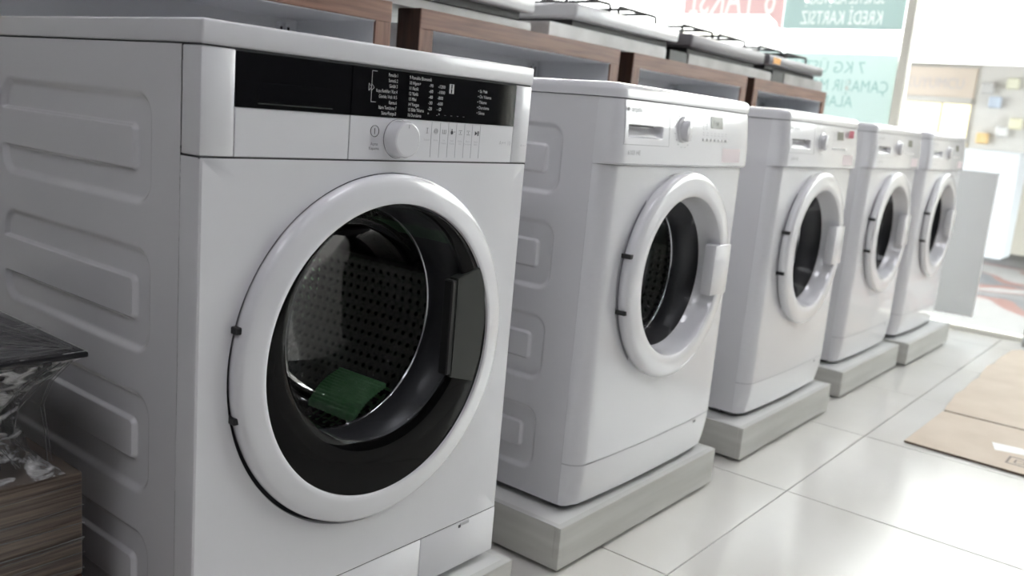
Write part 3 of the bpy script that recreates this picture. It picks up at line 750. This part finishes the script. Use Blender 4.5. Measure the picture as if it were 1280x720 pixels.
# hobs on stands above
def stand(x0, x1, y0, y1, lab, m, z1=1.139):
    t = thing('hob_stand', lab, 'stand', ((x0+x1)/2, (y0+y1)/2, ZT), 0, 'stands under the hobs')
    hw, hd, h = (x1-x0)/2, (y1-y0)/2, z1-ZT
    part('riser', box(-hw, hw, -hd, hd, 0, h-0.006), m, t, smooth=0)
    part('top_plate', box(-hw+0.002, hw-0.002, -hd+0.002, hd-0.002, h-0.006, h), m, t, smooth=0)
def hob(x0, x1, yf, zb, zt, m, lab, knobs=True, grate=True, d=0.46):
    t = thing('gas_hob', lab, 'hob', ((x0+x1)/2, yf+d/2, zb), 0, 'built-in hobs on the cabinets')
    hw, hd, h = (x1-x0)/2, d/2, zt-zb
    part('hob_body', box(-hw+0.03, hw-0.03, -hd+0.03, hd-0.03, 0, h*0.35), M['iron'], t, smooth=0)
    part('hob_top', box(-hw, hw, -hd, hd, h*0.28, h, 0.010, 3), m, t, smooth=50)
    for bx, by, r in ((-0.15, -0.08, 0.045), (0.13, -0.09, 0.035), (-0.14, 0.12, 0.035), (0.14, 0.12, 0.05)):
        bn = part('burner', cyl_z(bx, by, h, h+0.012, r, 20, r*0.85), M['hob_grey'], t)
        part('burner_cap', cyl_z(bx, by, h+0.012, h+0.018, r*0.75, 20, r*0.7), M['iron'], bn)
    if grate:
        for gx in (-0.14, 0.14):
            bm = bmesh.new(); a = 0.115; b = 0.17; zz = h+0.034
            for sy in (-1, 1):
                tube([(gx-a, sy*b+0.01, h-0.002), (gx-a, sy*b+0.01, zz-0.006), (gx-a+0.006, sy*b+0.01, zz), (gx+a-0.006, sy*b+0.01, zz), (gx+a, sy*b+0.01, zz-0.006), (gx+a, sy*b+0.01, h-0.002)], 0.005, 6, bm)
            for sx in (-1, 1): tube([(gx+sx*a*0.5, -b+0.01, zz), (gx+sx*a*0.5, b+0.01, zz)], 0.005, 6, bm)
            tube([(gx-a, 0.01, zz), (gx+a, 0.01, zz)], 0.005, 6, bm)
            part('pan_support', bm, M['iron'], t)
    return t
stand(0.80, 1.40, 0.64, 1.0, 'olive-grey stand under the leftmost white hob', M['stand_w'], 1.121)
hob(0.765, 1.365, 0.600, 1.1212, 1.190, M['hob_white'], 'leftmost white hob, cut by the top edge of the photo')
stand(1.47, 2.125, 0.63, 1.0, 'marbled white stand under the second white hob', M['stand_w'], 1.137)
hob(1.545, 2.150, 0.600, 1.1372, 1.197, M['hob_white'], 'second white hob with black pan supports')
stand(2.150, 2.275, 0.63, 1.0, 'black stand between the white hob and the black hob', M['stand_b'], 1.134)
stand(2.285, 3.000, 0.63, 1.0, 'marbled white stand under the black-topped hob', M['stand_w'], 1.134)
hob(2.235, 2.850, 0.600, 1.1342, 1.197, M['hob_grey'], 'dark grey hob with wire supports above the third cabinet')
stand(3.005, 3.125, 0.63, 1.0, 'black stand under the last hob', M['stand_b'], 1.142)
stand(3.135, 3.58, 0.63, 1.0, 'white stand at the window end of the cabinet tops', M['stand_w'], 1.142)
h3 = hob(2.890, 3.490, 0.600, 1.1422, 1.197, M['hob_grey'], 'last grey hob with an orange sticker, nearest the window')
part('energy_sticker', box(-0.26, -0.19, -0.2312, -0.2298, 0.022, 0.045), M['orange'], h3, smooth=0, label='orange sticker')

# ------------------------------------------------------------------ wrapped cartons on the left
def streak_mat(name, c1, c2, glint=0.5):
    m = tex_noise(mat(name, c1, 0.3, coat=0.5), 7, c1, c2, (1.2, 1.2, 60), 8, 0.4, 0.3, 0.72)
    return m
M['wrap_brown'] = streak_mat('film_wrapped_cardboard', (0.065,0.045,0.032), (0.26,0.20,0.15))
M['wrap_red'] = streak_mat('film_wrapped_reddish_board', (0.06,0.022,0.012), (0.12,0.05,0.03))
def film(name, lo, hi, a, bscale, stretch, col=(0.62,0.62,0.63), fres=1.0):
    m = bpy.data.materials.new(name); m.use_nodes = True; N, L = m.node_tree.nodes, m.node_tree.links
    b = N['Principled BSDF']; b.inputs['Base Color'].default_value = (*col, 1); b.inputs['Roughness'].default_value = 0.12
    tc = N.new('ShaderNodeTexCoord'); mp = N.new('ShaderNodeMapping'); mp.inputs['Scale'].default_value = stretch
    n = N.new('ShaderNodeTexNoise'); n.inputs['Scale'].default_value = bscale; n.inputs['Detail'].default_value = 6; n.inputs['Distortion'].default_value = 1.2
    L.new(tc.outputs['Object'], mp.inputs[0]); L.new(mp.outputs[0], n.inputs['Vector'])
    mr = N.new('ShaderNodeMapRange'); mr.inputs[1].default_value = lo; mr.inputs[2].default_value = hi; mr.inputs[3].default_value = 0.03; mr.inputs[4].default_value = a
    L.new(n.outputs['Fac'], mr.inputs[0])
    lw = N.new('ShaderNodeFresnel'); lw.inputs[0].default_value = 1.4
    ad = N.new('ShaderNodeMath'); ad.operation = 'MULTIPLY_ADD'; ad.inputs[1].default_value = fres; ad.use_clamp = True
    L.new(lw.outputs[0], ad.inputs[0]); L.new(mr.outputs[0], ad.inputs[2])
    bp = N.new('ShaderNodeBump'); bp.inputs['Strength'].default_value = 1; bp.inputs['Distance'].default_value = 0.012
    L.new(n.outputs['Fac'], bp.inputs['Height']); L.new(bp.outputs[0], b.inputs['Normal'])
    L.new(ad.outputs[0], b.inputs['Alpha']); return m
M['film'] = film('crumpled_clear_film', 0.46, 0.66, 0.85, 30, (1, 1, 1.8), (0.9, 0.9, 0.9))
M['film2'] = film('stretched_clear_film', 0.50, 0.75, 0.5, 16, (1.2, 5, 6), fres=0.5)
M['crease'] = mat('film_crease', (0.22, 0.22, 0.22), 0.12, coat=0.6)
cxr = -0.060
def carton(z0, z1, m, lab):
    t = thing('cardboard_carton', lab, 'carton', (cxr-0.33, 0.45, z0), 0, 'film-wrapped cartons')
    part('carton_body', box(-0.33, 0.33, -0.30, 0.30, 0.0, z1-z0-0.001, 0.003, 2), m, t, smooth=40)
    bm = bmesh.new()
    rnd = random.Random(int(z0*100)+3)
    for k in range(9):      # ropes of bunched stretch film along the front
        z = 0.01 + (z1-z0-0.03)*rnd.random(); a = rnd.uniform(-0.05, 0.05)
        xs = lin(-0.331, 0.331, 12)
        tube([(x, -0.3012-0.0008*rnd.random(), z + a*(x) + 0.0015*rnd.uniform(-1,1)) for x in xs], rnd.uniform(0.0003, 0.0008), 5, bm)
    part('film_bands', bm, M['crease'], t, smooth=60)
    return t
carton(0.0, 0.250, M['wrap_red'], 'lower reddish-brown film-wrapped carton at the left edge')
carton(0.250, 0.391, M['wrap_brown'], 'upper brown film-wrapped carton beside the nearest washing machine')
t = thing('wrapped_hob', 'black glass hob bundled in crumpled clear film on top of the brown carton', 'hob', (-0.36, 0.42, 0.391))
ox, oy, oz = 0.36, -0.42, -0.391
X1, Y0, ZTOP = -0.064, 0.125, 0.553
bm = box(-0.66, X1, Y0, 0.62, ZTOP-0.007, ZTOP, 0.002, 2); part('glass_top', bm, M['hob_black'], t, (ox, oy, oz), 40)
part('burner_box', box(-0.60, -0.135, 0.20, 0.56, 0.3915, ZTOP-0.007, 0.004, 2), mat('dark_hob_underside', (0.03,0.03,0.032), 0.5), t, (ox, oy, oz), 40)
# crumpled film skirt
def film_skirt():
    bm = bmesh.new()
    def outline(e, n=40):      # rounded rectangle, e = outset from the box
        x0, x1, y0, y1 = -0.60-e, -0.135+e, 0.20-e, 0.56+e
        pts = []
        for (a, b) in (((x0,y0),(x1,y0)), ((x1,y0),(x1,y1)), ((x1,y1),(x0,y1)), ((x0,y1),(x0,y0))):
            for i in range(n): s = i/n; pts.append((a[0]+(b[0]-a[0])*s, a[1]+(b[1]-a[1])*s))
        return pts
    levels = [(ZTOP+0.001, 0.071), (ZTOP-0.006, 0.0715), (ZTOP-0.018, 0.056), (ZTOP-0.032, 0.040), (ZTOP-0.05, 0.026), (ZTOP-0.07, 0.018), (ZTOP-0.09, 0.015), (ZTOP-0.11, 0.018), (ZTOP-0.13, 0.025), (ZTOP-0.148, 0.038), (ZTOP-0.159, 0.052)]
    rows = []
    for k, (z, e) in enumerate(levels):
        row = []
        amp = 0.010*min(1, k/3) if k < 10 else 0.004
        for (x, y) in outline(e):
            v = noise.noise(Vector((x*26, y*26, z*34)))*amp + noise.noise(Vector((x*70, y*70, z*60)))*amp*0.55
            cx_, cy_ = -0.3675, 0.38; d = Vector((x-cx_, y-cy_)).normalized()
            row.append(bm.verts.new((x+d.x*v, y+d.y*v, z + (noise.noise(Vector((x*40, y*40, 5)))*0.006 if 0 < k < 10 else 0))))
        rows.append(row)
    n = len(rows[0])
    for k in range(len(rows)-1):
        for i in range(n): bm.faces.new((rows[k][i], rows[k][(i+1)%n], rows[k+1][(i+1)%n], rows[k+1][i]))
    return bm
part('film_skirt', film_skirt(), M['film'], t, (ox, oy, oz), 180)
bm = grid(lin(-0.665, X1-0.002, 30), lin(Y0+0.002, 0.62, 26), lambda x, y: (x, y, ZTOP+0.0025+0.003*abs(noise.noise(Vector((x*8-y*20, y*9+x*3, 1))))))
part('film_sheet', bm, M['film2'], t, (ox, oy, oz), 180)
bm = bmesh.new(); rnd = random.Random(5)
for k in range(12):     # taut creases fanning out of the corner, over the top
    a = rnd.uniform(0.05, 1.45); L_ = rnd.uniform(0.15, 0.5)
    p0 = Vector((X1-0.012, Y0+0.010, ZTOP+0.004)); d = Vector((-math.cos(a), math.sin(a), 0))
    pts = [p0+d*L_*s + Vector((0,0,0.0015*math.sin(s*9+k))) for s in lin(0.02, 1, 10)]
    pts = [q for q in pts if q.x > -0.66 and q.y < 0.62]
    if len(pts) > 2: tube(pts, rnd.uniform(0.0003, 0.0008), 4, bm)
for k in range(16):     # creases down the skirt near the visible corner
    x = rnd.uniform(-0.24, -0.075); e = rnd.uniform(-0.02, 0.02)
    tube([(x*0.8-0.016, Y0+0.006, ZTOP-0.010), (x*0.95-0.02+e*0.4, Y0+0.035, ZTOP-0.04), (x-0.03+e, 0.178, ZTOP-0.075), (x-0.03+e*1.4, 0.182, ZTOP-0.11), (x-0.02+e*0.6, 0.165, ZTOP-0.145)], rnd.uniform(0.0003, 0.0006), 4, bm)
part('film_creases', bm, M['crease'], t, (ox, oy, oz), 60)

# ------------------------------------------------------------------ flattened cardboard on the floor
def sheet(pts, name, z, th, parent, m, n=10):
    bm = bmesh.new()
    a = [bm.verts.new((x, y, z+th)) for x, y in pts]; b = [bm.verts.new((x, y, z)) for x, y in pts]
    bm.faces.new(a); bm.faces.new(b[::-1])
    for i in range(len(a)):
        f = bm.faces.new((a[i], b[i], b[(i+1)%len(a)], a[(i+1)%len(a)])); f.material_index = 1
    return part(name, bm, [m, M['card_edge']], parent, smooth=0)
t = thing('flattened_carton', 'large flattened brown cardboard box lying on the tiled floor', 'cardboard', (2.9, -0.6, 0))
def rel(pts): return [(x-2.9, y+0.6) for x, y in pts]
sheet(rel([(2.246,-0.278),(2.215,-1.25),(2.70,-1.25),(2.705,-0.485),(2.700,-0.283)]), 'carton_flap', 0.0012, 0.0055, t, M['card'])
torn = [(2.712,-0.283)]
rnd = random.Random(11)
for i in range(1, 14):
    s = i/14; torn.append((2.712+(3.95-2.712)*s, -0.275+0.03*s+rnd.uniform(-0.010, 0.010)))
torn += [(4.05,-0.262),(4.12,-0.29),(4.11,-1.25),(2.714,-1.25),(2.716,-0.50)]
sheet(rel(torn), 'carton_panel', 0.0016, 0.0055, t, M['card'])
bm = bmesh.new(); v = [bm.verts.new((x-2.9, y+0.6, 0.0074)) for x, y in ((2.40,-0.500),(2.475,-0.478),(2.487,-0.560),(2.452,-0.600),(2.425,-0.585))]; bm.faces.new(v); part('white_label', bm, M['tape'], t, smooth=0)
bm = bmesh.new()
for q in ((2.300,2.306,-0.72,-0.545),(2.372,2.378,-0.72,-0.545),(2.300,2.378,-0.551,-0.545)): box(q[0]-2.9, q[1]-2.9, q[2]+0.6, q[3]+0.6, 0.0069, 0.0073, bm=bm)
part('printed_frame', bm, M['stain'], t, smooth=0)
text('printed_text', 'DIKKAT', 0.052, (2.318-2.9, -0.560+0.6, 0.0074), (0, 0, -PI/2), M['stain'], t, 'LEFT')

# ------------------------------------------------------------------ window posters (read from the street, so mirrored from inside)
RB = (PI/2, 0, -PI/2)       # text facing the room; mirrored below
def flat_text(s_, size, sx, bold):
    c = bpy.data.curves.new('t', 'FONT'); c.body = s_; c.size = size; c.offset = bold; c.resolution_u = 2
    o = bpy.data.objects.new('t', c); COL.objects.link(o)
    dg = bpy.context.evaluated_depsgraph_get(); me = bpy.data.meshes.new_from_object(o.evaluated_get(dg)); bpy.data.objects.remove(o)
    bm = bmesh.new(); bm.from_mesh(me); bmesh.ops.remove_doubles(bm, verts=bm.verts, dist=1e-6)
    bmesh.ops.scale(bm, verts=bm.verts, vec=(sx, 1, 1)); return bm
def loops_of(bm):
    """outline loops of a flat text mesh"""
    out = []; nxt = {}
    for e in bm.edges:
        if len(e.link_faces) == 1:
            l = e.link_loops[0] if hasattr(e, 'link_loops') else None
            f = e.link_faces[0]
            l = [q for q in f.loops if q.edge == e][0]
            nxt[l.vert.index] = l.link_loop_next.vert.index
    bm.verts.ensure_lookup_table(); used = set()
    for a in list(nxt):
        if a in used: continue
        L, q = [], a
        while q in nxt and q not in used: used.add(q); L.append(bm.verts[q].co.copy()); q = nxt[q]
        if len(L) > 2: out.append(L)
    return out
def poster(y0, y1, z0, z1, m, mt, lab, lines, x=XF-0.012):
    """single vinyl sheet with the letters cut out of it and set in paler vinyl; seen from behind, so mirrored"""
    t = thing('window_poster', lab, 'poster', (x, (y0+y1)/2, z0), 0, 'vinyl posters on the shop window')
    yc = (y0+y1)/2
    cu = bpy.data.curves.new('sheet', 'CURVE'); cu.dimensions = '2D'; cu.fill_mode = 'BOTH'
    def spl(pts):
        p = cu.splines.new('POLY'); p.points.add(len(pts)-1); p.use_cyclic_u = True
        for k, q in enumerate(pts): p.points[k].co = (q[0], q[1], 0, 1)
    spl([(y0-yc, 0), (y1-yc, 0), (y1-yc, z1-z0), (y0-yc, z1-z0)])
    for (s_, y, z, size, sx, bold) in lines:
        bm = flat_text(s_, size, sx, bold)
        bmesh.ops.translate(bm, verts=bm.verts, vec=(y-yc, z-z0, 0))      # word runs towards +y, read from the street
        for v in bm.verts: v.co.x = min(v.co.x, y1-yc-0.004); v.co.y = min(v.co.y, z1-z0-0.004)
        bm.verts.index_update()
        for L in loops_of(bm): spl([(q.x, q.y) for q in L])
        for v in bm.verts: v.co = Vector((0.0007, v.co.x, v.co.y))
        part('poster_text', bm, mt, t, smooth=0, doubles=False)
    o = bpy.data.objects.new('tmp', cu); COL.objects.link(o)
    dg = bpy.context.evaluated_depsgraph_get(); me = bpy.data.meshes.new_from_object(o.evaluated_get(dg)); bpy.data.objects.remove(o)
    bm = bmesh.new(); bm.from_mesh(me)
    for v in bm.verts: v.co = Vector((0.0, v.co.x, v.co.y))
    part('vinyl_sheet', bm, m, t, smooth=0)
    return t
poster(1.197, 1.825, 1.466, 1.90, M['pink_v'], M['letter_w'], 'faded red window poster with pale mirrored writing, cut by the photo top',
       [('6 TAKSİT', 1.245, 1.548, 0.27, 0.56, 0.0), ('PEŞİN FİYATINA', 1.225, 1.480, 0.024, 0.8, 0.0), ('fırsatı', 1.53, 1.482, 0.028, 0.9, 0.0)])
poster(0.548, 1.195, 1.470, 1.90, M['teal_v'], M['letter_w'], 'teal window poster with mirrored white writing beside the red one',
       [('KREDİ KARTSIZ', 0.655, 1.497, 0.100, 0.62, 0.0), ('SENETLE ALIŞVERİŞ', 0.66, 1.603, 0.08, 0.6, 0.0)])
poster(0.545, 1.62, 0.62, 1.345, M['mint_v'], M['letter_g'], 'pale mint window poster with grey-green mirrored writing above the far machines',
       [('7 KG ÜSTÜ', 0.705, 1.245, 0.088, 0.9, 0.0), ('ÇAMAŞIR MAKİNESİ', 0.570, 1.150, 0.088, 0.78, 0.0), ('ALANA', 0.745, 1.068, 0.084, 0.84, 0.0)])

# ------------------------------------------------------------------ street outside
struct('ground', box(XF+0.02, 26, -22, 16, -0.08, -0.02), M['paving'])
bd = thing('street_building', 'pale building across the street with a tan shop sign', 'building', (9.6, 0, -0.02))
part('facade_upper', box(-0.4, 2, -9, 9, 2.10, 6.5), M['facade'], bd, smooth=0)
part('canopy', box(-2.6, -0.4, -9, 9, 2.06, 2.16), M['canopy'], bd, smooth=0)
part('canopy_edge', box(-2.66, -2.6, -9, 9, 1.56, 3.4), M['canopy'], bd, smooth=0); part('canopy_trim', box(-2.68, -2.655, -9, 9, 1.735, 1.765), M['facade'], bd, smooth=0)
part('shop_back', box(0.6, 0.7, -9, 9, 0, 2.10), M['shopdark'], bd, smooth=0)
part('pillar', box(-0.55, -0.2, 0.42, 0.86, 0, 2.10), M['facade'], bd, smooth=0)
part('pillar', box(-0.55, -0.2, 2.55, 2.85, 0, 2.10), M['facade'], bd, smooth=0)
part('pillar', box(-0.55, -0.2, -2.6, -1.3, 0, 2.10), M['facade'], bd, smooth=0)
sg = part('shop_sign', box(-0.62, -0.56, 1.16, 1.86, 1.42, 1.70), M['tan'], bd, smooth=0)
text('sign_text', 'KUYUMCU', 0.15, (-0.624, 1.80, 1.50), RB, M['tan2'], sg, 'LEFT', sx=0.75)
part('sign_ledge', box(-0.66, -0.50, 1.16, 1.88, 1.37, 1.42), M['shopdark'], bd, smooth=0)
for a, b in ((1.18, 1.42), (1.45, 1.86)): part('lit_showcase', box(-0.58, -0.54, a, b, 1.02, 1.36), M['shoplight'], bd, smooth=0)
part('stall_riser', box(-0.56, -0.3, 1.16, 2.5, 0, 1.0), M['facade'], bd, smooth=0)
ks = thing('street_kiosk', 'grey street stall with small coloured goods, seen through the window at right', 'stall', (8.55, 0.90, -0.02))
part('stall_body', box(-0.2, 0.2, -0.34, 0.16, 0, 0.95, 0.01, 1), M['paleblue'], ks, smooth=0)
part('stall_back', box(0.15, 0.2, -0.34, 0.16, 0.95, 1.75), M['shopdark'], ks, smooth=0)
rk = random.Random(3)
for k, (yy_, zz_, c) in enumerate(((0.05,1.05,(0.7,0.5,0.25)),(-0.10,1.12,(0.64,0.63,0.62)),(-0.2,1.2,(0.7,0.67,0.5)),(0.0,1.38,(0.5,0.56,0.65)),(-0.12,1.55,(0.7,0.69,0.55)),(0.08,1.5,(0.52,0.51,0.50)))):
    part('hanging_goods', box(0.08, 0.149, yy_-0.05, yy_+0.05, zz_-0.05, zz_+0.05, 0.01, 1), mat('goods_%d' % k, c, 0.6), ks, smooth=0)
# upright white board outside the door
t = thing('white_board', 'plain white upright board standing at the window beside the last machine', 'board', (4.325, 0.150, 0.0))
part('board_panel', box(-0.010, 0.010, -0.175, 0.175, 0.080, 0.798, 0.002, 1), M['board'], t, smooth=0)
part('board_foot', box(-0.020, 0.010, 0.09, 0.11, 0.0, 0.080), M['board'], t, smooth=0); part('board_foot', box(-0.020, 0.010, 0.14, 0.16, 0.0, 0.080), M['board'], t, smooth=0)
t = thing('door_stop', 'small grey block at the foot of the shop window, right edge', 'block', (4.27, -0.315, 0))
part('block_body', box(-0.03, 0.03, -0.06, 0.045, 0, 0.075, 0.003, 1), M['plinth_edge'], t, smooth=0)
part('block_cap', box(-0.032, 0.032, -0.062, 0.047, 0.075, 0.082, 0.001, 1), M['plinth_side'], t, smooth=0)
